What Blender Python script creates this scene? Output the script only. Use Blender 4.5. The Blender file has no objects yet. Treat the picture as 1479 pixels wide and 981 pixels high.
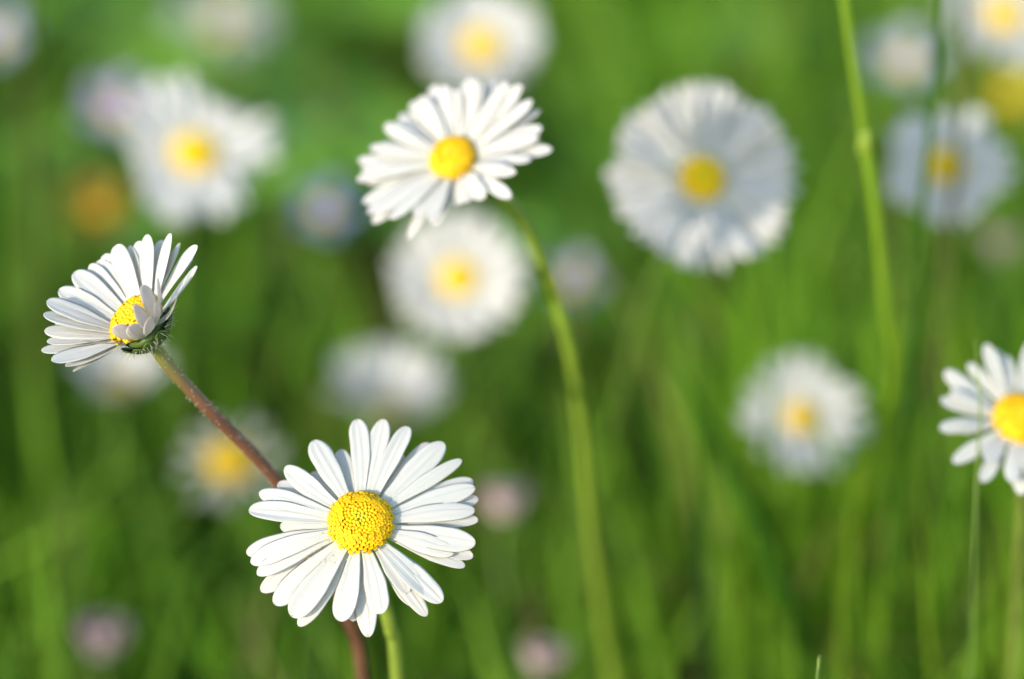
import bpy, math, random
import numpy as np
from mathutils import Vector, Matrix

random.seed(11)
rng = np.random.default_rng(11)
scene = bpy.context.scene
COL = scene.collection
CM = 0.01

# ------------------------------------------------------------------ camera
PITCH = math.radians(26.0)
CAM = Vector((0.0, 0.0, 27.0))                 # centimetres; lawn at z = 0
LENS, SENSOR, PW, PH = 100.0, 36.0, 1479.0, 981.0
FPX = PW * LENS / SENSOR
AX_R = Vector((1, 0, 0))
AX_U = Vector((0, math.sin(PITCH), math.cos(PITCH)))
AX_B = Vector((0, -math.cos(PITCH), math.sin(PITCH)))     # towards the camera

cd = bpy.data.cameras.new('camera')
cam = bpy.data.objects.new('camera', cd)
COL.objects.link(cam)
cam.location = CAM * CM
cam.rotation_euler = (math.radians(90) - PITCH, 0, 0)
cd.lens, cd.sensor_width = LENS, SENSOR
cd.clip_start, cd.clip_end = 0.01, 500.0
cd.dof.use_dof = True
cd.dof.focus_distance = 0.299
cd.dof.aperture_fstop = 8.2
scene.camera = cam

# ------------------------------------------------------------------ light
SUN_EL = math.radians(18.6)
SUN_AZ = math.radians(41.0)                    # to the left of straight behind the camera
to_sun = Vector((-math.sin(SUN_AZ) * math.cos(SUN_EL), -math.cos(SUN_AZ) * math.cos(SUN_EL), math.sin(SUN_EL)))
world = bpy.data.worlds.new('World')
scene.world = world
world.use_nodes = True
nt = world.node_tree
sky = nt.nodes.new('ShaderNodeTexSky')
sky.sky_type = 'NISHITA'
sky.sun_disc = False
sky.air_density = 1.4
sky.ozone_density = 2.0
sky.dust_density = 0.6
sky.sun_elevation = SUN_EL
sky.sun_rotation = math.atan2(to_sun.x, to_sun.y)
nt.links.new(sky.outputs[0], nt.nodes['Background'].inputs[0])
nt.nodes['Background'].inputs[1].default_value = 0.15
ld = bpy.data.lights.new('sun', 'SUN')
ld.energy = 2.0
ld.angle = math.radians(0.55)
ld.color = (1.0, 0.90, 0.74)
sun = bpy.data.objects.new('sun', ld)
COL.objects.link(sun)
sun.rotation_euler = (-to_sun).to_track_quat('-Z', 'Y').to_euler()
scene.view_settings.view_transform = 'Standard'
scene.view_settings.look = 'None'
scene.view_settings.gamma = 1.0
scene.view_settings.exposure = 1.62
scene.cycles.use_denoising = True
scene.cycles.max_bounces = 10
scene.cycles.transmission_bounces = 8

# ------------------------------------------------------------------ helpers
def P(u, v, D):
    """a point of the meadow: photograph pixel u, v at a distance of D cm"""
    return CAM + AX_R * ((u - PW / 2) / FPX * D) + AX_U * ((PH / 2 - v) / FPX * D) - AX_B * D

def view_dir(x, y, z):
    return (AX_R * x + AX_U * y + AX_B * z).normalized()

def mixc(a, b, t):
    return tuple(a[i] + (b[i] - a[i]) * t for i in range(3))

def smooth(a, b, x):
    t = min(1.0, max(0.0, (x - a) / (b - a)))
    return t * t * (3 - 2 * t)

class MB:
    """mesh builder, vertices in centimetres with a colour each"""
    def __init__(self):
        self.v, self.f, self.c, self.uv = [], [], [], []
    def vert(self, p, c=(1, 1, 1), uv=(0, 0)):
        self.v.append(tuple(p)); self.c.append(tuple(c)); self.uv.append(uv)
        return len(self.v) - 1
    def build(self, name, mat, parent=None, origin=Vector((0, 0, 0))):
        me = bpy.data.meshes.new(name)
        o3 = tuple(origin)
        me.from_pydata([((p[0] - o3[0]) * CM, (p[1] - o3[1]) * CM, (p[2] - o3[2]) * CM) for p in self.v], [], self.f)
        ca = me.color_attributes.new('Col', 'FLOAT_COLOR', 'POINT')
        arr = np.ones((len(self.v), 4), np.float32)
        arr[:, :3] = np.array(self.c, np.float32)
        ca.data.foreach_set('color', arr.ravel())
        ul = me.uv_layers.new(name='UVMap')
        idx = np.zeros(len(me.loops), np.int32)
        me.loops.foreach_get('vertex_index', idx)
        ul.data.foreach_set('uv', np.array(self.uv, np.float32)[idx].ravel())
        me.polygons.foreach_set('use_smooth', np.ones(len(me.polygons), bool))
        me.materials.append(mat)
        me.update()
        ob = bpy.data.objects.new(name, me)
        COL.objects.link(ob)
        if parent is not None:
            ob.parent = parent
        return ob
    def tube(self, pts, rad, cols, n=12, cap=True):
        pts = [Vector(p) for p in pts]
        rings = []
        ref = Vector((0.31, 0.77, 0.12))
        for i, p in enumerate(pts):
            t = (pts[min(i + 1, len(pts) - 1)] - pts[max(i - 1, 0)]).normalized()
            a = (ref - t * ref.dot(t)).normalized()
            b = t.cross(a)
            ref = a
            ring = []
            for k in range(n):
                th = 2 * math.pi * k / n
                ring.append(self.vert(p + (a * math.cos(th) + b * math.sin(th)) * rad[i], cols[i], (k / n, i / len(pts))))
            rings.append(ring)
        for i in range(len(rings) - 1):
            for k in range(n):
                k2 = (k + 1) % n
                self.f.append((rings[i][k], rings[i][k2], rings[i + 1][k2], rings[i + 1][k]))
        if cap:
            self.f.append(tuple(reversed(rings[0])))
            self.f.append(tuple(rings[-1]))

def empty(name, at):
    o = bpy.data.objects.new(name, None)
    o.empty_display_size = 0.01
    COL.objects.link(o)
    o.location = Vector(at) * CM
    return o

def tag(o, label=None, cat=None, group=None, kind=None):
    if label: o['label'] = label
    if cat: o['category'] = cat
    if group: o['group'] = group
    if kind: o['kind'] = kind
    return o

def catmull(pts, n):
    pts = [Vector(p) for p in pts]
    P0 = [pts[0] * 2 - pts[1]] + pts + [pts[-1] * 2 - pts[-2]]
    out = []
    for i in range(1, len(P0) - 2):
        for k in range(n):
            t = k / n
            a, b, c, d = P0[i - 1], P0[i], P0[i + 1], P0[i + 2]
            out.append(0.5 * ((2 * b) + (c - a) * t + (2 * a - 5 * b + 4 * c - d) * t * t + (3 * b - a - 3 * c + d) * t ** 3))
    out.append(pts[-1])
    return out

# ------------------------------------------------------------------ materials
def base_mat(name, rough=0.5, spec=0.3, transl=0.0, tcol=None, bump=None, vary=None):
    m = bpy.data.materials.new(name)
    m.use_nodes = True
    n = m.node_tree.nodes; l = m.node_tree.links
    pb = n['Principled BSDF']; out = n['Material Output']
    pb.inputs['Roughness'].default_value = rough
    pb.inputs['Specular IOR Level'].default_value = spec
    at = n.new('ShaderNodeAttribute'); at.attribute_name = 'Col'
    col = at.outputs['Color']
    if vary:
        tc = n.new('ShaderNodeTexCoord'); nz = n.new('ShaderNodeTexNoise')
        nz.inputs['Scale'].default_value = vary[0]; nz.inputs['Detail'].default_value = 4
        l.new(tc.outputs['Object'], nz.inputs['Vector'])
        mr = n.new('ShaderNodeMapRange')
        mr.inputs['From Min'].default_value = 0.3; mr.inputs['From Max'].default_value = 0.7
        mr.inputs['To Min'].default_value = 1 - vary[1]; mr.inputs['To Max'].default_value = 1 + vary[1]
        l.new(nz.outputs['Fac'], mr.inputs['Value'])
        mx = n.new('ShaderNodeVectorMath'); mx.operation = 'SCALE'
        l.new(col, mx.inputs[0]); l.new(mr.outputs[0], mx.inputs['Scale'])
        col = mx.outputs[0]
    l.new(col, pb.inputs['Base Color'])
    if bump:
        tc2 = n.new('ShaderNodeTexCoord'); mp = n.new('ShaderNodeMapping'); nb = n.new('ShaderNodeTexNoise'); bp = n.new('ShaderNodeBump')
        mp.inputs['Scale'].default_value = bump[0]
        nb.inputs['Scale'].default_value = 1.0; nb.inputs['Detail'].default_value = 3
        bp.inputs['Strength'].default_value = bump[1]; bp.inputs['Distance'].default_value = bump[2]
        l.new(tc2.outputs[bump[3]], mp.inputs['Vector']); l.new(mp.outputs[0], nb.inputs['Vector'])
        l.new(nb.outputs['Fac'], bp.inputs['Height']); l.new(bp.outputs[0], pb.inputs['Normal'])
    if transl > 0:
        tr = n.new('ShaderNodeBsdfTranslucent'); mix = n.new('ShaderNodeMixShader')
        if tcol:
            mm = n.new('ShaderNodeVectorMath'); mm.operation = 'MULTIPLY'
            l.new(col, mm.inputs[0]); mm.inputs[1].default_value = tcol
            l.new(mm.outputs[0], tr.inputs['Color'])
        else:
            l.new(col, tr.inputs['Color'])
        mix.inputs[0].default_value = transl
        l.new(pb.outputs[0], mix.inputs[1]); l.new(tr.outputs[0], mix.inputs[2]); l.new(mix.outputs[0], out.inputs['Surface'])
    return m

M_PETAL = base_mat('white_petal', 0.6, 0.2, 0.46, None, ((13, 1.8, 1), 0.35, 0.0005, 'UV'))
M_DISC = base_mat('yellow_florets', 0.55, 0.25, 0.12)
M_GREEN = base_mat('green_stem', 0.5, 0.35, 0.10, None, ((900, 900, 200), 0.25, 0.0003, 'Object'), (260, 0.18))
M_HAIR = base_mat('plant_hair', 0.5, 0.3, 0.4)
M_GRASS = base_mat('grass_blade', 0.5, 0.16, 0.45, (1.05, 1.4, 0.6), None, (60, 0.12))
M_LEAF = base_mat('broad_leaf', 0.5, 0.3, 0.30, (1.2, 1.3, 0.7), None, (90, 0.15))
M_POLLEN = base_mat('pollen', 0.6, 0.2)

WHITE = (0.675, 0.665, 0.64)
PINK = (0.62, 0.30, 0.44)

# ------------------------------------------------------------------ flower pieces
def petal_mb(base, tip, n, half_w, lift=0.0, twist=0.0, pink=0.0, res=(11, 7), thick=0.013, col=WHITE, notch=0.0,
             base_col=(0.78, 0.80, 0.60), wide_at=0.62, foot=0.42, curl=0.12):
    """one ray floret from base to tip; n is the flower's axis, lift bends it out of a straight line"""
    mb = MB()
    nt_, ns = res
    d = tip - base
    L = d.length
    inp = d - n * d.dot(n)
    inp = inp.normalized() if inp.length > 1e-4 else AX_R
    ctrl = base + d * 0.5 + n * lift * L + inp * 0.02 * L + inp.cross(n) * random.gauss(0, 0.025) * L
    wob, wob2 = random.uniform(0, 6.3), random.uniform(4, 9)
    crease = random.uniform(0.035, 0.075)
    tipt = random.uniform(0.62, 0.74)
    rows_t, rows_b = [], []
    for i in range(nt_):
        q = i / (nt_ - 1)
        t = 1 - (1 - q) ** 1.55
        p = base * (1 - t) ** 2 + ctrl * 2 * t * (1 - t) + tip * t * t
        tg = ((ctrl - base) * (1 - t) + (tip - ctrl) * t).normalized()
        S = tg.cross(n)
        if S.length < 1e-3:
            S = tg.cross(AX_R)
        S.normalize()
        S = Matrix.Rotation(twist * (0.3 + 0.7 * t), 3, tg) @ S
        N = S.cross(tg).normalized()
        w = foot + (1 - foot) * smooth(0.0, wide_at, t)
        t0 = tipt
        w *= 1 + 0.035 * math.sin(wob + t * wob2) + 0.02 * math.sin(2.7 * wob + t * 17)
        if t > t0:
            w *= math.sqrt(max(0.0, 1 - ((t - t0) / (1 - t0)) ** 2.1))
        w = max(w, 0.05) * half_w
        rt, rb = [], []
        for j in range(ns):
            s = -1 + 2 * j / (ns - 1)
            sh = (curl * s * s + crease * math.cos(3 * math.pi * s) * (1 - s * s)) * w
            back = notch * L * max(0, 1 - abs(s) * 2.2) * smooth(0.86, 1.0, t)
            pos = p + S * (s * w) + N * sh - tg * back
            c = mixc(base_col, col, smooth(0.0, 0.22, t))
            ct = mixc(c, PINK, pink * 0.35 * smooth(0.86, 1.0, t))
            cb = mixc(c, PINK, pink * smooth(0.25, 1.0, t) * (0.55 + 0.45 * (1 - abs(s))))
            a = mb.vert(pos, ct, (s * 0.5 + 0.5, t))
            rt.append(a)
            if j in (0, ns - 1):
                rb.append(a)
            else:
                th = thick * math.sqrt(1 - s * s) * (1 - 0.6 * t)
                rb.append(mb.vert(pos - N * th, cb, (s * 0.5 + 0.5, t)))
        rows_t.append(rt); rows_b.append(rb)
    for i in range(nt_ - 1):
        for j in range(ns - 1):
            mb.f.append((rows_t[i][j], rows_t[i][j + 1], rows_t[i + 1][j + 1], rows_t[i + 1][j]))
            mb.f.append((rows_b[i][j], rows_b[i + 1][j], rows_b[i + 1][j + 1], rows_b[i][j + 1]))
    for rws in (0, nt_ - 1):
        for j in range(ns - 1):
            q4 = [rows_t[rws][j], rows_t[rws][j + 1], rows_b[rws][j + 1], rows_b[rws][j]]
            q4 = list(dict.fromkeys(q4))
            if len(q4) >= 3:
                mb.f.append(tuple(q4))
    return mb

def disc_mb(c, n, e1, e2, rd, hd, count, detail, green=0.6, dull=0.0):
    """dome of little florets in a sunflower spiral"""
    mb = MB()
    # the dome underneath
    seg, rg = 20, 6
    rows = []
    for i in range(rg + 1):
        a = i / rg * math.pi / 2
        rr, hh = rd * 0.94 * math.cos(a), hd * 0.9 * math.sin(a)
        rows.append([mb.vert(c + (e1 * math.cos(2 * math.pi * k / seg) + e2 * math.sin(2 * math.pi * k / seg)) * rr + n * hh, (0.50, 0.28, 0.005)) for k in range(seg)])
    for i in range(rg):
        for k in range(seg):
            k2 = (k + 1) % seg
            mb.f.append((rows[i][k], rows[i][k2], rows[i + 1][k2], rows[i + 1][k]))
    ga = math.pi * (3 - math.sqrt(5))
    for i in range(count):
        q = math.sqrt((i + 0.5) / count)
        a = math.asin(min(0.985, q))                    # angle from the axis
        th = i * ga
        rad = e1 * math.cos(th) + e2 * math.sin(th)
        nn = (rad * math.sin(a) * hd + n * math.cos(a) * rd)
        nn.normalize()
        pos = c + rad * (rd * math.sin(a)) + n * (hd * math.cos(a))
        fr = rd * math.sqrt(1.0 / count) * (1.04 + 0.28 * q) * random.uniform(0.85, 1.1)
        col = mixc((0.66, 0.50, 0.008), (0.80, 0.465, 0.003), smooth(0.05, 0.5, q))
        col = mixc(col, (0.40, 0.46, 0.03), green * (1 - smooth(0.0, 0.38, q)))
        col = mixc(col, (0.42, 0.24, 0.02), dull)
        if not detail:
            col = (col[0], col[1] * 1.14, col[2])
        v = random.uniform(0.86, 1.1)
        col = tuple(x * v for x in col)
        t1 = nn.cross(rad.cross(nn) if False else e1 * 0.37 + e2 * 0.81)
        t1.normalize(); t2 = nn.cross(t1)
        m = 6 if not detail else 8
        opened = detail and q > 0.55
        tall = fr * (0.95 + (0.5 if opened else 0.0) + random.uniform(0, 0.5))
        prof = [(0.75, -0.6), (0.98, 0.05), (0.92, 0.5), (0.55, 0.92)]
        if opened:
            prof = [(0.65, -0.6), (0.72, 0.1), (0.86, 0.6), (1.10, 0.98), (0.6, 0.86), (0.34, 0.7)]
        rs = []
        for (pr, phh) in prof:
            ring = []
            for k in range(m):
                star = 1.0
                if opened and phh > 0.9:
                    star = 1.0 + 0.16 * math.cos(k * math.pi)
                ang = 2 * math.pi * k / m
                cc = col if phh > 0.3 else mixc(col, (0.55, 0.32, 0.005), 0.4)
                ring.append(mb.vert(pos + (t1 * math.cos(ang) + t2 * math.sin(ang)) * fr * pr * star + nn * tall * phh, cc))
            rs.append(ring)
        for r0, r1 in zip(rs[:-1], rs[1:]):
            for k in range(m):
                k2 = (k + 1) % m
                mb.f.append((r0[k], r0[k2], r1[k2], r1[k]))
        top = mb.vert(pos + nn * tall * (1.02 if not opened else 1.15), tuple(min(1, x * 1.05) for x in col))
        for k in range(m):
            mb.f.append((rs[-1][k], rs[-1][(k + 1) % m], top))
    return mb

def lathe(mb, c, n, e1, e2, prof, cols, seg=18):
    rows = []
    for (r, h), cc in zip(prof, cols):
        rows.append([mb.vert(c + (e1 * math.cos(2 * math.pi * k / seg) + e2 * math.sin(2 * math.pi * k / seg)) * r + n * h, cc) for k in range(seg)])
    for a, b in zip(rows[:-1], rows[1:]):
        for k in range(seg):
            k2 = (k + 1) % seg
            mb.f.append((a[k], a[k2], b[k2], b[k]))
    mb.f.append(tuple(rows[-1])); mb.f.append(tuple(reversed(rows[0])))

def hairs_mb(samples, length, col, r=0.0035):
    mb = MB()
    for p, d in samples:
        d = (d + Vector((random.gauss(0, .35), random.gauss(0, .35), random.gauss(0, .35)))).normalized()
        L = length * random.uniform(0.5, 1.3)
        mb.tube([p, p + d * L * 0.5, p + d * L + Vector((0, 0, -0.05 * L))], [r, r * 0.8, r * 0.3], [col] * 3, n=3, cap=False)
    return mb

STEM_G = (0.17, 0.24, 0.045)
STEM_B = (0.125, 0.055, 0.034)

def frame(n):
    e1 = AX_R - n * AX_R.dot(n)
    if e1.length < 0.1:
        e1 = AX_U - n * AX_U.dot(n)
    e1.normalize()
    return e1, n.cross(e1)

def daisy(name, label, cat, u, v, D, n, tips=None, ring=None, count=44, rad=1.15, cup=8.0, rd=0.33, hd=0.17, floret=150,
          detail=False, half_w=0.095, stem=None, stem_col=(STEM_G, STEM_G), stem_r=0.085, pink=0.05, group=None, lean=(0, 0),
          bracts=13, res=(9, 5), dull=0.0, jitter=0.08, col=WHITE, hair=False, foot_at=None, show_disc=True, lift=None, cup_jit=5.0):
    """a whole daisy. u, v, D: centre of the ring of petals; n: the way the head faces.
    tips: petals given one by one as (dx, dy, dz or None, half width, layer) in cm along right, up and towards the viewer"""
    n = Vector(n).normalized()
    c = P(u, v, D)
    e1, e2 = frame(n)
    # stem path
    neck = c - n * 0.26
    if stem is None:
        lx = random.uniform(-1.6, 1.6)
        ground = Vector((neck.x - n.x * 3 + lx + lean[0], neck.y - n.y * 3 + 4.5 + lean[1], 0))
        k = max(0.6, neck.z * 0.28)
        down = neck - n * k * 0.8 + Vector((lx * .2, 0, -0.35 * k))
        pts = [neck + n * 0.12, neck - n * 0.3 * k + Vector((0, 0, -.05 * k)), down,
               ground.lerp(down, 0.5) + Vector((random.uniform(-.2, .2), 0.5, 0)), ground + Vector((0, 0, -0.3))]
        if stem_r == 0.085:
            stem_r = 0.058
            stem_col = ((0.10, 0.16, 0.025), (0.085, 0.15, 0.02))
    else:
        ps = [P(*q) for q in stem]
        last = ps[-1]
        g = Vector(foot_at) if foot_at else Vector((last.x + 0.2, last.y + 1.2, 0))
        pts = [neck + n * 0.12] + ps + [last.lerp(g, 0.5) + Vector((0, -.2, 0)), g + Vector((0, 0, -0.3))]
    path = catmull(pts, 9)
    base_at = Vector((path[-1].x, path[-1].y, 0))
    root = empty(name, base_at)
    tag(root, label, cat, group)
    N = len(path)
    mb = MB()
    radii = [stem_r * (0.98 + 0.28 * smooth(0.0, 1.0, 1 - i / 4) * (i < 4) + 0.12 * i / N) for i in range(N)]
    cols = [mixc(stem_col[0], stem_col[1], smooth(0.02, 0.22, i / N)) for i in range(N)]
    mb.tube(path, radii, cols, n=14 if detail else 8)
    st = mb.build('stem', M_GREEN, root, base_at)
    if hair:
        smp = []
        for _ in range(260):
            i = random.randrange(1, int(N * 0.62)); f = random.random()
            p = path[i].lerp(path[i + 1], f)
            t = (path[i + 1] - path[i]).normalized()
            d = Vector((random.gauss(0, 1), random.gauss(0, 1), random.gauss(0, 1)))
            d = (d - t * d.dot(t)).normalized()
            smp.append((p + d * stem_r * 0.9, d + t * 0.3))
        tag(hairs_mb(smp, 0.04, (0.55, 0.52, 0.42)).build('fuzz', M_HAIR, st, base_at), kind='stuff')
    # green cup under the petals
    mb = MB()
    g0, g1 = (0.05, 0.085, 0.018), (0.065, 0.11, 0.022)
    lathe(mb, c, n, e1, e2, [(0.09, -0.27), (0.14, -0.255), (0.21, -0.19), (0.25, -0.12), (0.22, -0.09)], [g0, g0, g1, g1, g1])
    cal = mb.build('calyx', M_GREEN, root, base_at)
    for k in range(bracts):
        a = 2 * math.pi * (k + 0.3 * random.random()) / bracts
        r = e1 * math.cos(a) + e2 * math.sin(a)
        b0 = c + r * 0.13 - n * 0.285
        tp = c + r * random.uniform(0.30, 0.35) - n * random.uniform(0.07, 0.12)
        petal_mb(b0, tp, n, 0.085, -0.26, 0, 0, (7, 5), 0.03, (0.055, 0.092, 0.018), 0, (0.045, 0.075, 0.015), 0.35, 0.7, -0.1).build('bract', M_GREEN, cal, base_at)
    if hair:
        smp = []
        for _ in range(260):
            a = random.uniform(0, 2 * math.pi); h = random.random()
            r = e1 * math.cos(a) + e2 * math.sin(a)
            smp.append((c + r * (0.16 + 0.20 * h) + n * (-0.28 + 0.18 * h), r - n * 0.25))
        tag(hairs_mb(smp, 0.085, (0.50, 0.52, 0.42)).build('fuzz', M_HAIR, cal, base_at), kind='stuff')
    if show_disc:
        disc_mb(c - n * 0.02, n, e1, e2, rd, hd, floret, detail, dull=dull).build('flower_centre', M_DISC, root, base_at)
    # petals
    items = []
    if tips:
        for tp in tips:
            dx, dy, dz, hw, layer = tp[:5]
            lf = tp[5] if len(tp) > 5 else None
            pk = tp[6] if len(tp) > 6 else pink
            if dz is None:                                   # lies in the plane of the head, h above it
                h = tp[7] if len(tp) > 7 else 0.0
                A = np.array([[e1.dot(AX_R), e2.dot(AX_R)], [e1.dot(AX_U), e2.dot(AX_U)]])
                al, be = np.linalg.solve(A, [dx - h * n.dot(AX_R), dy - h * n.dot(AX_U)])
                w = e1 * al + e2 * be + n * h
            else:
                w = AX_R * dx + AX_U * dy + AX_B * dz
            items.append((w, hw, layer, lf, pk))
    else:
        for k in range(count):
            a = 2 * math.pi * (k + random.uniform(-.42, .42)) / count
            cp = math.radians(cup + random.gauss(0, cup_jit) + (4 if k % 2 else -4))
            rr = rad * random.uniform(1 - jitter, 1 + jitter * 0.5)
            if ring:
                rr *= ring(a)
            w = (e1 * math.cos(a) + e2 * math.sin(a)) * (0.25 + (rr - 0.25) * math.cos(cp)) + n * (rr - 0.25) * math.sin(cp)
            items.append((w, half_w * random.uniform(0.85, 1.12), k % 2, None, pink * random.uniform(0.3, 1.6)))
    for (w, hw, layer, lf, pk) in items:
        inp = w - n * w.dot(n)
        inp = inp.normalized() if inp.length > 1e-4 else e1
        b = c + inp * (rd * (0.80 if layer == 0 else 0.74)) - n * (0.03 + 0.035 * layer + random.uniform(0, .015))
        t = c + w - n * (0.03 * layer)
        if lf is None:
            lf = lift if lift is not None else random.uniform(-0.03, 0.07)
        petal_mb(b, t, n, hw, lf, random.gauss(0, 0.16), min(1, pk), res, 0.013, col, random.choice([0, 0, .015, .03, .045]),
                 curl=random.uniform(-0.10, 0.22)).build('petal', M_PETAL, root, base_at)
    return root, c, n

ND = 'daisies in the meadow'
# ================================================================== setting
def ground():
    n = 60
    xs = np.concatenate([-np.geomspace(60000, 40, 20), np.linspace(-30, 30, 21), np.geomspace(40, 60000, 20)])
    ys = np.concatenate([-np.geomspace(60000, 60, 16), np.linspace(-40, 200, 40), np.geomspace(220, 60000, 20)])
    mb = MB()
    idx = {}
    for i, x in enumerate(xs):
        for j, y in enumerate(ys):
            near = max(abs(x), abs(y)) < 250
            z = 0.25 * math.sin(x * 0.21 + 1) * math.sin(y * 0.17) if near else 0.0
            idx[i, j] = mb.vert((x, y, z - 0.25), (0.07, 0.11, 0.018))
    for i in range(len(xs) - 1):
        for j in range(len(ys) - 1):
            mb.f.append((idx[i, j], idx[i + 1, j], idx[i + 1, j + 1], idx[i, j + 1]))
    m = base_mat('soil_and_moss', 0.9, 0.1, 0, None, None, (35, 0.5))
    tag(mb.build('ground', m), kind='structure')
ground()

class Mass:
    """very many blades or leaves gathered as one piece of ground cover"""
    def __init__(self):
        self.v, self.f, self.c, self.n = [], [], [], 0
    def blades(self, x, y, h, w, az, lean, col, seg=5):
        k = len(x)
        t = np.linspace(0, 1, seg + 1)[None, :]
        bend = lean[:, None] * (t ** 1.8)
        cx = x[:, None] + np.cos(az)[:, None] * bend * h[:, None]
        cy = y[:, None] + np.sin(az)[:, None] * bend * h[:, None]
        cz = h[:, None] * t * (1 - 0.25 * lean[:, None] * t) - 0.2
        ww = w[:, None] * 0.5 * np.clip(1.05 - t ** 2.2, 0.03, 1)
        fa = az + rng.normal(0, .7, k) + math.pi / 2
        sx, sy = np.cos(fa)[:, None] * ww, np.sin(fa)[:, None] * ww
        fx, fy = -np.sin(fa)[:, None] * ww * 0.35, np.cos(fa)[:, None] * ww * 0.35
        L = np.stack([cx - sx, cy - sy, cz], -1); C = np.stack([cx + fx, cy + fy, cz], -1); R = np.stack([cx + sx, cy + sy, cz], -1)
        V = np.stack([L, C, R], 2).reshape(k, -1, 3)                        # k, (seg+1)*3, 3
        nv = (seg + 1) * 3
        f = []
        for i in range(seg):
            for j in range(2):
                a = i * 3 + j
                f.append([a, a + 1, a + 4, a + 3])
        f = np.array(f)
        F = (f[None] + (np.arange(k) * nv)[:, None, None] + self.n).reshape(-1, 4)
        cc = np.repeat(col[:, None, :], nv, 1)
        tt = np.repeat(t[0], 3)[None, :, None]
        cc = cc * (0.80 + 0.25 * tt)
        self.v.append(V.reshape(-1, 3)); self.c.append(cc.reshape(-1, 3)); self.f.append(F); self.n += k * nv
    def leaves(self, x, y, z, r, az, tilt, col):
        """rounded leaflets as shallow folded fans"""
        k = len(x); m = 9
        a = np.linspace(0, 2 * math.pi, m, endpoint=False)
        ux = np.cos(az)[:, None]; uy = np.sin(az)[:, None]
        la = np.cos(a)[None] * r[:, None]; lb = np.sin(a)[None] * r[:, None] * 0.8
        zz = np.abs(lb) * 0.35 + la * tilt[:, None]
        X = x[:, None] + ux * la - uy * lb; Y = y[:, None] + uy * la + ux * lb; Z = z[:, None] + zz
        V = np.concatenate([np.stack([X, Y, Z], -1), np.stack([x, y, z], -1)[:, None]], 1)
        f = np.array([[i, (i + 1) % m, m, m] for i in range(m)])
        F = (f[None] + (np.arange(k) * (m + 1))[:, None, None] + self.n).reshape(-1, 4)
        self.v.append(V.reshape(-1, 3)); self.c.append(np.repeat(col[:, None], m + 1, 1).reshape(-1, 3)); self.f.append(F); self.n += k * (m + 1)
    def build(self, name, mat):
        v = np.concatenate(self.v) * CM; f = np.concatenate(self.f); c = np.concatenate(self.c)
        tri = f[:, 2] == f[:, 3]
        loops = np.concatenate([f[~tri].ravel(), f[tri][:, :3].ravel()])
        cnt = np.concatenate([np.full((~tri).sum(), 4), np.full(tri.sum(), 3)])
        me = bpy.data.meshes.new(name)
        me.vertices.add(len(v)); me.vertices.foreach_set('co', v.astype(np.float32).ravel())
        me.loops.add(len(loops)); me.loops.foreach_set('vertex_index', loops.astype(np.int32))
        me.polygons.add(len(cnt))
        me.polygons.foreach_set('loop_start', np.concatenate([[0], np.cumsum(cnt)[:-1]]).astype(np.int32))
        me.polygons.foreach_set('use_smooth', np.ones(len(cnt), bool))
        me.update(calc_edges=True)
        ca = me.color_attributes.new('Col', 'FLOAT_COLOR', 'POINT')
        arr = np.ones((len(v), 4), np.float32); arr[:, :3] = np.clip(c, 0, 1)
        ca.data.foreach_set('color', arr.ravel())
        me.materials.append(mat)
        ob = bpy.data.objects.new(name, me)
        COL.objects.link(ob)
        return tag(ob, kind='stuff')

def patch(x, y):
    """slow change of growth over the lawn, -1 to 1"""
    return (np.sin(x * 0.23 + 0.7 * np.sin(y * 0.11)) + np.sin(y * 0.17 + 1.3 + 0.9 * np.sin(x * 0.13)) + np.sin((x + y) * 0.41 + 2.1) * 0.6) / 2.6

def grass_cols(x, y, k):
    p = patch(x, y)[:, None]
    a = np.array([0.050, 0.135, 0.011]); b = np.array([0.175, 0.300, 0.022])
    c = a + (b - a) * np.clip(0.55 + 0.5 * p + rng.normal(0, .22, (k, 1)), 0, 1)
    dry = rng.random(k) < 0.06 + 0.12 * (np.sin(x * .3 + 2) * np.sin(y * .12 + 1) > .6)
    c[dry] = np.array([0.20, 0.17, 0.06]) * rng.uniform(.7, 1.1, (dry.sum(), 1))
    return c * rng.uniform(.8, 1.2, (k, 1))

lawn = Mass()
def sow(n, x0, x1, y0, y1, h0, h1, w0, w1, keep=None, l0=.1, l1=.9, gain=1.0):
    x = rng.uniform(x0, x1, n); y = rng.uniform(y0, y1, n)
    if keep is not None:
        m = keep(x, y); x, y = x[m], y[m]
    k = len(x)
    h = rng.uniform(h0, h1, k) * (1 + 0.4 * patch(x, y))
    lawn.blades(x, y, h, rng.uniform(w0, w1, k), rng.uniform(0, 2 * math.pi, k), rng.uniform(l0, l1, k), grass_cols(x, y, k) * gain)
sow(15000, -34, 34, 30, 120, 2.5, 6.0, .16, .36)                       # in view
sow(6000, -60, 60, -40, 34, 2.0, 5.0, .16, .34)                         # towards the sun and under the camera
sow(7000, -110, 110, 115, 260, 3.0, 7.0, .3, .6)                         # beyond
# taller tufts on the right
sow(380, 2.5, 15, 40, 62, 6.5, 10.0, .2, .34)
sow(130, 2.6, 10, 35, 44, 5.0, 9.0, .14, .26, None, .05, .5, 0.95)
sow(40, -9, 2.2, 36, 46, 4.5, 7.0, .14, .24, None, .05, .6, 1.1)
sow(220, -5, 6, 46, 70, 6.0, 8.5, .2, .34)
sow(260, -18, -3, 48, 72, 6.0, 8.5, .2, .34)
lawn.build('lawn_grass', M_GRASS)

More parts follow.
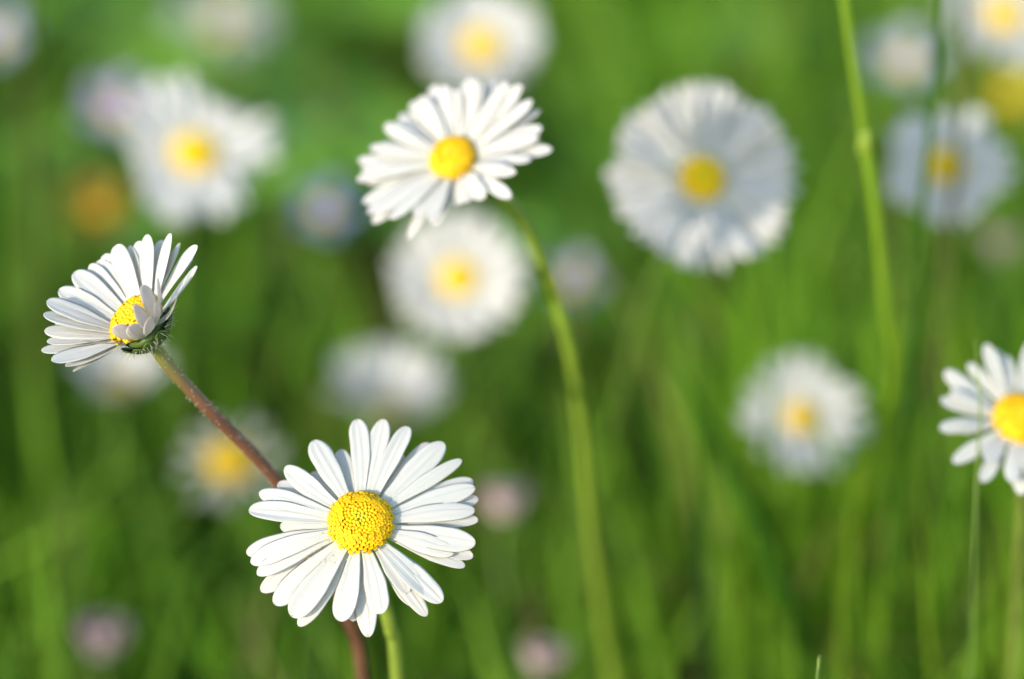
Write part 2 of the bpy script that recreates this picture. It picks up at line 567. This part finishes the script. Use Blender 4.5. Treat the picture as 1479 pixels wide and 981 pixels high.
clover = Mass()
def sow_leaves(n, x0, x1, y0, y1, z0, z1, r0, r1):
    x = rng.uniform(x0, x1, n); y = rng.uniform(y0, y1, n)
    m = rng.random(n) < np.clip(0.35 + 0.9 * patch(x * 1.3 + 9, y * 1.2), 0.02, 1)
    x, y = x[m], y[m]; k = len(x)
    z = rng.uniform(z0, z1, k); r = rng.uniform(r0, r1, k); az = rng.uniform(0, 2 * math.pi, k)
    c = np.array([0.125, 0.265, 0.012]) + rng.random((k, 1)) * np.array([0.05, 0.06, 0.008])
    for q in range(3):
        a = az + q * 2 * math.pi / 3
        clover.leaves(x + np.cos(a) * r * 0.95, y + np.sin(a) * r * 0.95, z, r, a, rng.uniform(-.1, .5, k), c)
sow_leaves(2600, -30, 34, 50, 130, 1.5, 5.0, .5, 1.0)
sow_leaves(700, -60, 70, 130, 260, 2.0, 5.0, .8, 1.6)
clover.build('clover_cover', M_LEAF)

# ================================================================== the daisies
Z1 = 954 / 390.0
def main_tips():
    raw = [(443, 68, 0, 33), (540, 68, 0, 33), (628, 95, 0, 31), (705, 150, 1, 30), (758, 152, 0, 38), (822, 212, 0, 24),
           (862, 282, 1, 34), (870, 308, 0, 34), (882, 345, 1, 30), (870, 388, 0, 34), (882, 420, 1, 26), (873, 502, 0, 40),
           (864, 548, 1, 28), (798, 535, 0, 36), (836, 580, 1, 26), (757, 702, 0, 38), (708, 672, 0, 40), (703, 748, 1, 28),
           (664, 715, 1, 32), (636, 672, 0, 32), (540, 742, 0, 38), (500, 818, 1, 36), (445, 765, 1, 30), (402, 766, 0, 38),
           (255, 780, 1, 34), (232, 750, 0, 42), (170, 708, 0, 42), (118, 662, 1, 34), (106, 608, 0, 34), (82, 568, 0, 36),
           (62, 532, 1, 34), (68, 385, 0, 40), (178, 440, 1, 30), (102, 325, 0, 34), (165, 290, 1, 34), (192, 235, 0, 34),
           (285, 252, 1, 30), (290, 142, 0, 40), (385, 172, 1, 30), (495, 155, 1, 28), (610, 190, 1, 26)]
    cx, cy = 467, 430
    s = 30.0 / FPX / Z1
    out = []
    for (x, y, l, w) in raw:
        out.append(((x - cx) * s, -(y - cy) * s, None, w * s * 1.12, l, random.uniform(0.01, 0.10), 0.08 if l == 0 else 0.35, -0.10 - 0.06 * l))
    return out
n1 = view_dir(0.03, math.sin(math.radians(24)), math.cos(math.radians(24)))
main, mc, mn = daisy('daisy', 'sharp white daisy with open yellow centre facing the viewer, lowest and largest of the flowers', 'daisy',
    330 + 467 / Z1, 580 + 430 / Z1, 30.0, n1, tips=main_tips(), rd=0.318, hd=0.17, floret=230, detail=True, res=(17, 11),
    stem=[(548, 850, 31.2), (563, 905, 31.6), (574, 985, 32.2)], stem_col=(STEM_G, (0.16, 0.22, 0.03)), stem_r=0.075, group=ND)
# grains of pollen fallen on the lower petals
mb = MB()
e1, e2 = frame(mn)
for _ in range(26):
    a = random.gauss(math.radians(226), 0.2); r = 0.40 + abs(random.gauss(0, 0.2))
    p = mc + (e1 * math.cos(a) + e2 * math.sin(a)) * r - mn * 0.005
    rr = random.uniform(0.005, 0.010)
    o6 = [mb.vert(p + q * rr, (0.80, 0.62, 0.10)) for q in (e1, e2, -e1, -e2, mn, -mn)]
    for i in range(4):
        mb.f.append((o6[i], o6[(i + 1) % 4], o6[4])); mb.f.append((o6[(i + 1) % 4], o6[i], o6[5]))
tag(mb.build('pollen', M_POLLEN, main, Vector(main.location) / CM), kind='stuff')

# the daisy turned to the left on its bent brown stem
Z2 = 981 / 400.0
def side_tips(cx, cy):
    s = 30.0 / FPX / Z2
    L = 330 * s
    raw = [  # x, y, depth sign, half width, layer, lift, pink
        (435, 42, -1, 29, 0, .05, .05), (390, 58, -1, 29, 1, .05, .05), (318, 78, -1, 31, 0, .05, .05), (270, 112, -1, 29, 0, .05, .05),
        (355, 75, -1, 26, 1, .05, .05), (215, 142, -1, 26, 1, .05, .1), (170, 176, -1, 31, 0, .06, .05), (162, 210, -1, 26, 1, .06, .1),
        (120, 240, -1, 29, 0, .06, .05), (92, 282, -1, 29, 0, .06, .1), (80, 328, -1, 30, 0, .06, .05), (77, 380, -1, 29, 1, .05, .2), (92, 425, -1, 28, 0, .03, .15), (100, 355, -1, 26, 1, .05, .1), (165, 505, 0, 26, 1, -.03, .15), (505, 55, -1, 26, 1, .05, .1), (552, 72, -1, 24, 0, .04, .15), (592, 118, -1, 22, 0, .03, .3), (240, 130, -1, 26, 1, .05, .05), (140, 262, -1, 26, 1, .05, .05),
        (66, 450, -1, 26, 1, -.02, .15), (122, 492, 0, 30, 0, -.04, .1), (198, 530, 0, 27, 0, -.06, .1), (130, 395, -1, 26, 0, .04, .4),
        (475, 55, -1, 24, 1, .05, .1), (490, 62, -1, 24, 0, .05, .05), (532, 42, -1, 27, 0, .04, .15), (568, 108, -1, 15, 1, .03, .3),
        (625, 84, -1, 24, 0, .03, .3), (628, 155, 0, 25, 1, -.02, .4), (625, 180, 1, 24, 0, -.05, .5),
        (455, 232, 1, 30, 0, -.22, .65), (510, 203, 1, 25, 0, -.16, .65), (570, 258, 1, 30, 1, -.16, .7), (428, 298, 1, 26, 0, -.25, .8),
        (355, 372, 1, 34, 0, -.28, .65), (470, 352, 1, 36, 0, -.35, .8), (238, 418, 1, 26, 0, -.12, .9), (495, 285, 1, 25, 1, -.2, .7), (400, 365, 1, 32, 1, -.28, .7)]
    short = {31: 250, 32: 280, 33: 275, 34: 225, 35: 190, 36: 190, 37: 250, 38: 230, 39: 180}
    out = []
    for i, (x, y, sg, w, l, lf, pk) in enumerate(raw):
        dx, dy = (x - cx) * s, -(y - cy) * s
        LL = short.get(i, 330) * s
        q = LL * LL - dx * dx - dy * dy
        dz = sg * math.sqrt(q) if q > 0 else 0.0
        if sg == 0:
            dz = 0.25
        out.append((dx, dy, dz, w * s * (1.38 if lf > -0.1 else 1.0), l, lf, pk * 0.4))
    return out
cx2, cy2 = 415, 356
n2 = view_dir(-0.58, 0.66, 0.52)
daisy('daisy', 'sharp white daisy seen from the side, turned left on a bent reddish brown stem', 'daisy',
    30 + cx2 / Z2, 320 + cy2 / Z2, 30.0, n2, tips=side_tips(cx2, cy2), rd=0.29, hd=0.20, floret=150, detail=True, res=(15, 9), hair=True,
    stem=[(238, 522, 30.35), (300, 590, 30.7), (357, 647, 31.1), (410, 708, 31.5), (468, 800, 32.0), (502, 890, 32.7), (524, 985, 33.4)],
    stem_col=((0.17, 0.20, 0.05), STEM_B), stem_r=0.072, group=ND)

Z3 = 755 / 400.0
def tips3():
    raw = [(270, 222), (330, 235), (375, 205), (440, 210), (520, 235), (210, 265), (140, 335), (565, 300), (572, 352), (597, 410), (500, 480),
           (485, 545), (415, 548), (335, 560), (272, 608), (205, 650), (110, 610), (80, 548), (65, 490), (65, 430), (180, 300), (300, 222),
           (100, 400), (540, 440), (545, 275), (405, 225), (240, 255), (95, 580), (160, 600), (230, 600), (370, 555), (75, 460), (480, 225), (160, 345), (560, 380), (450, 500)]
    s = 32.3 / FPX / Z3
    raw += [(330 + (x - 330) * .93 + random.uniform(-22, 22), 432 + (y - 432) * .93 + random.uniform(-22, 22)) for x, y in raw[::2]]
    return [((x - 330) * s, -(y - 432) * s, None, random.uniform(20, 26) * s, i % 2, random.uniform(0, .08), .25, random.uniform(-.05, .22)) for i, (x, y) in enumerate(raw)]
daisy('daisy', 'slightly soft white daisy with ragged petals at top centre on a long curved green stem', 'daisy',
    480 + 330 / Z3, 432 / Z3, 32.3, view_dir(-0.28, 0.42, 0.86), tips=tips3(), rd=0.245, hd=0.16, floret=150, detail=True, res=(11, 7),
    stem=[(745, 305, 33.4), (790, 400, 34.4), (822, 500, 35.2), (840, 610, 36.4), (852, 740, 37.8), (868, 870, 39.4), (885, 990, 41.0)],
    stem_col=((0.17, 0.25, 0.035), (0.17, 0.25, 0.025)), stem_r=0.08, pink=.2, group=ND)

daisy('daisy', 'round full daisy with dense petals and partly shaded centre, right of the ragged daisy', 'daisy',
    1014, 258, 37.2, view_dir(0.10, 0.20, 0.97), count=84, rad=1.28, cup=13, rd=0.29, hd=0.16, res=(10, 5), lift=-0.04, half_w=0.08, pink=.25, group=ND, jitter=.07)
daisy('daisy', 'nearly sharp white daisy cut off by the right edge of the picture', 'daisy',
    1471, 605, 32.7, view_dir(0.1, 0.36, 0.92), count=27, rad=0.94, cup=10, rd=0.27, hd=0.17, detail=True, res=(11, 7), half_w=0.098, jitter=.2,
    stem=[(1474, 690, 33.8), (1473, 780, 34.6), (1462, 990, 36.2)], stem_col=(STEM_G, (0.13, 0.17, 0.03)), stem_r=.06, group=ND)
daisy('daisy', 'blurred white daisy directly below the ragged daisy at top centre', 'daisy',
    662, 402, 44.0, view_dir(0.02, 0.30, 0.95), count=52, rad=1.09, cup=12, rd=0.28, hd=0.16, floret=90, res=(7, 5), group=ND)
daisy('daisy', 'blurred white daisy with broken outline at upper left above the side-on daisy', 'daisy',
    281, 222, 44.0, view_dir(0.12, 0.42, 0.88), count=40, rad=1.38, cup=10, rd=0.33, hd=0.2, floret=90, res=(7, 5), half_w=.12, group=ND,
    ring=lambda a: 1.0 if math.cos(a * 2.5 + 0.6) > -0.35 else 0.72)
daisy('daisy', 'blurred pale daisy at the top edge behind the ragged daisy', 'daisy',
    696, 66, 47.0, view_dir(0.0, 0.45, 0.89), count=48, rad=1.08, cup=14, rd=0.30, hd=0.16, floret=90, res=(7, 5), group=ND)
daisy('daisy', 'blurred bluish white daisy standing behind thin grass stalks at upper right', 'daisy',
    1368, 240, 41.0, view_dir(-0.05, 0.35, 0.93), count=34, rad=0.98, cup=8, rd=0.25, hd=0.15, floret=90, res=(7, 5), half_w=.11, group=ND,
    ring=lambda a: 0.95 + 0.06 * math.cos(a * 5 + 1.0))
daisy('daisy', 'blurred white daisy with a loose ring of petals, right of centre above the grass', 'daisy',
    1158, 603, 42.5, view_dir(0.12, 0.42, 0.88), count=32, rad=0.98, cup=14, rd=0.24, hd=0.15, floret=90, res=(7, 5), group=ND, dull=.5, jitter=.16, half_w=.085)
daisy('daisy', 'blurred half closed white daisy behind the top petals of the largest daisy', 'daisy',
    560, 592, 48.0, view_dir(0.05, 0.78, 0.62), count=40, rad=1.32, cup=44, rd=0.26, hd=0.12, floret=80, res=(7, 5), group=ND)
daisy('daisy', 'blurred white daisy with golden centre cut off by the top right corner', 'daisy',
    1450, 22, 47.0, view_dir(0.15, 0.50, 0.85), count=44, rad=1.15, cup=12, rd=0.30, hd=0.16, floret=80, res=(7, 5), group=ND)
daisy('daisy', 'faint greyish daisy far back at the top edge, left of centre', 'daisy',
    322, 36, 66.0, view_dir(0.1, 0.70, 0.7), count=26, rad=1.35, cup=14, rd=0.28, hd=0.14, floret=60, res=(6, 5), group=ND)
daisy('daisy', 'blurred pinkish half closed daisy just below the side-on daisy', 'daisy',
    172, 556, 47.0, view_dir(0.1, 0.75, 0.62), count=30, rad=1.0, cup=48, rd=0.24, hd=0.12, floret=60, res=(7, 5), pink=.55, group=ND)
daisy('daisy', 'blurred daisy with amber centre and sparse faded petals behind the bent brown stem', 'daisy',
    333, 668, 45.5, view_dir(0.0, 0.55, 0.83), count=13, rad=0.92, cup=5, rd=0.36, hd=0.24, floret=80, res=(6, 5), half_w=.07, group=ND, dull=.7, col=(.46, .45, .41))

# closed heads
NB = 'closed pink daisy buds low in the grass'
def bud(label, u, v, D, size, pink=.45, n=(0.1, 0.97, 0.2)):
    return daisy('daisy_bud', label, 'daisy bud', u, v + 8, D, view_dir(*n), count=26, rad=size * .84, col=(.60, .47, .48), cup=74, rd=0.24, hd=0.10, floret=30,
                 res=(6, 5), pink=pink, group=NB, cup_jit=6, half_w=.10, show_disc=False, lift=-0.22)
bud('pinkish closed bud, between the largest daisy and the long green stem', 728, 726, 45.0, 0.72)
bud('pink and white closed bud low at the bottom left corner', 148, 928, 44.0, 0.85, .5)
bud('small pinkish closed bud at the bottom edge, right of the largest daisy', 784, 950, 42.5, 0.66)
bud('brownish pink blurred bud near the right edge below the grassy bluish daisy', 1446, 356, 52.0, 0.85, .6)

# ------------------------------------------------------------------ other wild flowers
M_WILD = base_mat('wild_petal', 0.55, 0.25, 0.30)
def wild(name, label, cat, u, v, D, n, np_, rad, col, eye, group=None, hw=0.3, cup=20, layers=1):
    n = Vector(n).normalized(); c = P(u, v, D); e1, e2 = frame(n)
    g = Vector((c.x + random.uniform(-.5, .5), c.y + 0.8, 0))
    root = empty(name, g); tag(root, label, cat, group)
    path = catmull([c - n * 0.05, c - n * 0.6 + Vector((0, 0, -.4)), c.lerp(g, .6), g + Vector((0, 0, -.3))], 7)
    mb = MB(); mb.tube(path, [0.045] * len(path), [(0.09, 0.15, 0.022)] * len(path), n=7); mb.build('stem', M_GREEN, root, g)
    disc_mb(c, n, e1, e2, rad * 0.22, rad * 0.15, 24, False, green=0).build('flower_centre', M_DISC, root, g)
    for l in range(layers):
        for k in range(np_):
            a = 2 * math.pi * (k + 0.5 * l + random.uniform(-.1, .1)) / np_
            r = e1 * math.cos(a) + e2 * math.sin(a)
            cp = math.radians(cup + 18 * l)
            petal_mb(c + r * rad * .1 + n * .01 * l, c + r * rad * math.cos(cp) + n * rad * math.sin(cp), n, hw * rad, -.1, 0, 0, (7, 5), .015, col, .04, eye).build('petal', M_WILD, root, g)
    return root
SHADE_LIL, SHADE_BLU, YEL = (0.34, 0.29, 0.48), (0.17, 0.21, 0.36), (0.45, 0.30, 0.02)  # lilac and blue: shade on distant pale flowers, put into the petal colour
NL, NY = 'small blurred flowers with shade painted lilac and blue', 'blurred yellow wildflowers'
wild('shade_lilac_flower', 'blurred flower with shade painted lilac, behind the left side of the upper left daisy', 'wildflower', 168, 160, 56, view_dir(0, .5, .85), 5, .78, SHADE_LIL, (.42, .38, .52), NL)
wild('shade_blue_flower', 'blurred flower with shade painted blue-grey, left of the daisy with ragged petals', 'wildflower', 470, 306, 54, view_dir(0, .4, .9), 5, .66, SHADE_BLU, (.30, .34, .50), NL)  # blue petals stand in for a white flower in skylit shade
wild('shade_lilac_flower', 'blurred flower with shade painted greyish lilac, right of the long curved green stem', 'wildflower', 830, 410, 53, view_dir(0, .5, .85), 5, .62, SHADE_LIL, (.38, .34, .48), NL)
wild('shade_lilac_flower', 'blurred flower with shade painted grey-lilac, at upper right between the tall grass stalks', 'wildflower', 1305, 92, 53, view_dir(0, .5, .85), 5, .80, (.36, .37, .46), WHITE, NL)  # grey-lilac petals carry the shade in their colour, also on the next
wild('shade_lilac_flower', 'blurred flower with shade painted grey-lilac, at the top of the left edge', 'wildflower', -8, 55, 58, view_dir(0, .5, .85), 5, .80, (.34, .36, .48), WHITE, NL)
wild('yellow_flower', 'blurred brownish yellow flower above the side-on daisy', 'wildflower', 142, 306, 54, view_dir(0, .5, .85), 6, .72, (.22, .14, .012), (.22, .14, .012), NY, layers=2)
wild('yellow_flower', 'blurred olive yellow flower at the right edge under the corner daisy', 'wildflower', 1455, 140, 55, view_dir(0, .5, .85), 6, .95, (.34, .34, .03), YEL, NY, layers=2)

# ------------------------------------------------------------------ single grasses one can make out
NG = 'single grass blades and stalks standing out from the lawn'
def grass(name, label, pts, w, col, foot=None, node=None, group=NG, flat=True, back=0):
    ps = [P(*q) for q in pts]                       # from tip down
    last = ps[-1]
    g = Vector(foot) if foot else Vector((last.x, last.y + max(0.2, last.z * 0.12) + back, 0))
    root = empty(name, g) if node else None
    path = catmull(ps + [last.lerp(g, .5), g + Vector((0, 0, -.3))], 8)
    N = len(path); mb = MB()
    if flat:
        rows = []
        for i, p in enumerate(path):
            t = (path[min(i + 1, N - 1)] - path[max(i - 1, 0)]).normalized()
            S = t.cross(AX_B + AX_R * 0.35).normalized(); F = t.cross(S)
            ww = w * 0.5 * (0.06 + 0.94 * smooth(0, 0.45, i / N) ** 0.7)
            cc = tuple(x * (1.1 - 0.25 * i / N) for x in col)
            rows.append([mb.vert(p - S * ww, cc), mb.vert(p + F * ww * .35, cc), mb.vert(p + S * ww, cc), mb.vert(p + F * (ww * .35 + .012), cc)])
        for a, b in zip(rows[:-1], rows[1:]):
            for j in range(4):
                k = (j + 1) % 4
                mb.f.append((a[j], a[k], b[k], b[j]))
        mb.f.append(tuple(rows[0])); mb.f.append(tuple(reversed(rows[-1])))
    else:
        mb.tube(path, [w * .5 * (0.7 + 0.3 * smooth(0, .5, i / N)) for i in range(N)], [col] * N, n=9)
    if node:
        mb.build('stalk', M_GRASS, root, g)
        c = P(*node); k = MB(); lathe(k, c, Vector((0, 0, 1)), AX_R, Vector((0, 1, 0)), [(w * .48, -.16), (w * .56, -.06), (w * .58, .04), (w * .48, .14)], [(.19, .27, .025)] * 4, 10)
        k.build('node', M_GREEN, root, g)
        return tag(root, label, 'grass', group, 'thing')
    o = mb.build(name, M_GRASS, None, g); o.location = g * CM
    return tag(o, label, 'grass', group, 'thing')
GL, GD, GM = (0.18, 0.28, 0.02), (0.05, 0.13, 0.015), (0.12, 0.22, 0.018)
grass('tall_grass', 'tall pale green grass stalk with a joint, rising past the top edge',
      [(1212, -60, 34.0), (1228, 60, 34.3), (1250, 205, 34.7), (1268, 330, 35.1), (1280, 450, 35.9), (1288, 570, 37.4)], .155, GL, node=(1250, 205, 34.7), flat=False, back=7)
grass('tall_grass', 'dark thin grass stalk passing in front of the bluish daisy',
      [(1362, -40, 35.6), (1356, 60, 35.9), (1345, 180, 36.3), (1332, 300, 36.8), (1322, 420, 37.4)], .11, GD, flat=False)
grass('tall_grass', 'faint brownish grass stalk right of the dark thin one', [(1392, -40, 39), (1390, 80, 39.4), (1384, 200, 40), (1372, 340, 40.6)], .11, (.12, .12, .04), flat=False)
grass('meadow_grass', 'broad green blade right of the faint brownish stalk', [(1410, 60, 44), (1408, 180, 44.6), (1398, 340, 45.2), (1385, 500, 46)], .2, GM)
grass('meadow_grass', 'green blade leaning up behind the tall stalk, below the bluish daisy', [(1338, 290, 42.5), (1325, 380, 43), (1318, 470, 43.5), (1312, 620, 44.4)], .26, GL)
grass('meadow_grass', 'pale grass tip crossing the petals of the right edge daisy', [(1409, 490, 31.9), (1411, 530, 32.0), (1416, 590, 32.1), (1412, 680, 32.5), (1408, 780, 33.0), (1400, 985, 34.5)], .04, (.34, .42, .13))
grass('meadow_grass', 'dark bluish blade standing upright in the middle right grass', [(998, 610, 39), (1004, 680, 39.4), (1012, 780, 39.9), (1020, 990, 41)], .16, (.03, .08, .02))
grass('meadow_grass', 'broad dark blade slanting down to the right in the middle grass', [(965, 500, 38.5), (1010, 590, 39), (1065, 700, 39.6), (1120, 820, 40.3), (1175, 985, 41.5)], .3, (.05, .15, .012))
grass('meadow_grass', 'sharp little blade tip at the bottom edge right of centre', [(1184, 952, 30.6), (1183, 968, 30.7), (1180, 995, 30.9)], .05, (.25, .34, .10))
grass('meadow_grass', 'wide blurred blade standing upright along the left edge', [(30, -80, 47), (42, 100, 48), (50, 300, 49), (58, 500, 50.3), (64, 700, 52)], .42, (.10, .155, .03))
for u, v, D, w, c, lab in [
        (1300, 560, 43, .22, GM, 'green blade under the tall jointed stalk'),
        (1240, 640, 40, .18, GL, 'light blade left of the tall stalk, below the loose-petalled daisy'),
        (1345, 520, 41, .2, GM, 'blade left of the right edge daisy, standing in the grass'),
        (1090, 400, 46, .24, GM, 'soft green blade below the full round daisy'),
        (1180, 400, 50, .22, (.15, .14, .04), 'brownish blade between the full daisy and the tall stalk'),
        (1440, 720, 38, .16, GL, 'light blade under the right edge daisy'),
        (1280, 760, 38.5, .17, GL, 'light blade low in the bottom right grass'),
        (1330, 700, 37, .15, GL, 'light upright blade in the lower right grass, left of the right edge daisy'),
        (1212, 800, 38, .17, GL, 'light upright blade below the loose-petalled daisy'),
        (1385, 300, 43.5, .2, GL, 'light blade beside the bluish daisy, rising behind it'),
        (1075, 700, 41, .2, GL, 'light blade crossing the broad dark slanting blade'),
        (1140, 860, 37.5, .15, GM, 'low green blade at the bottom edge left of the sharp tip'),
        (975, 880, 37, .14, GM, 'short blade at the bottom edge right of the long green stem')]:
    dx = random.uniform(-25, 25)
    grass('meadow_grass', lab, [(u, v, D), (u + dx * .3, v + 90, D + .4), (u + dx * .6, v + 200, D + .9), (u + dx, v + 330, D + 1.6)], w, c)
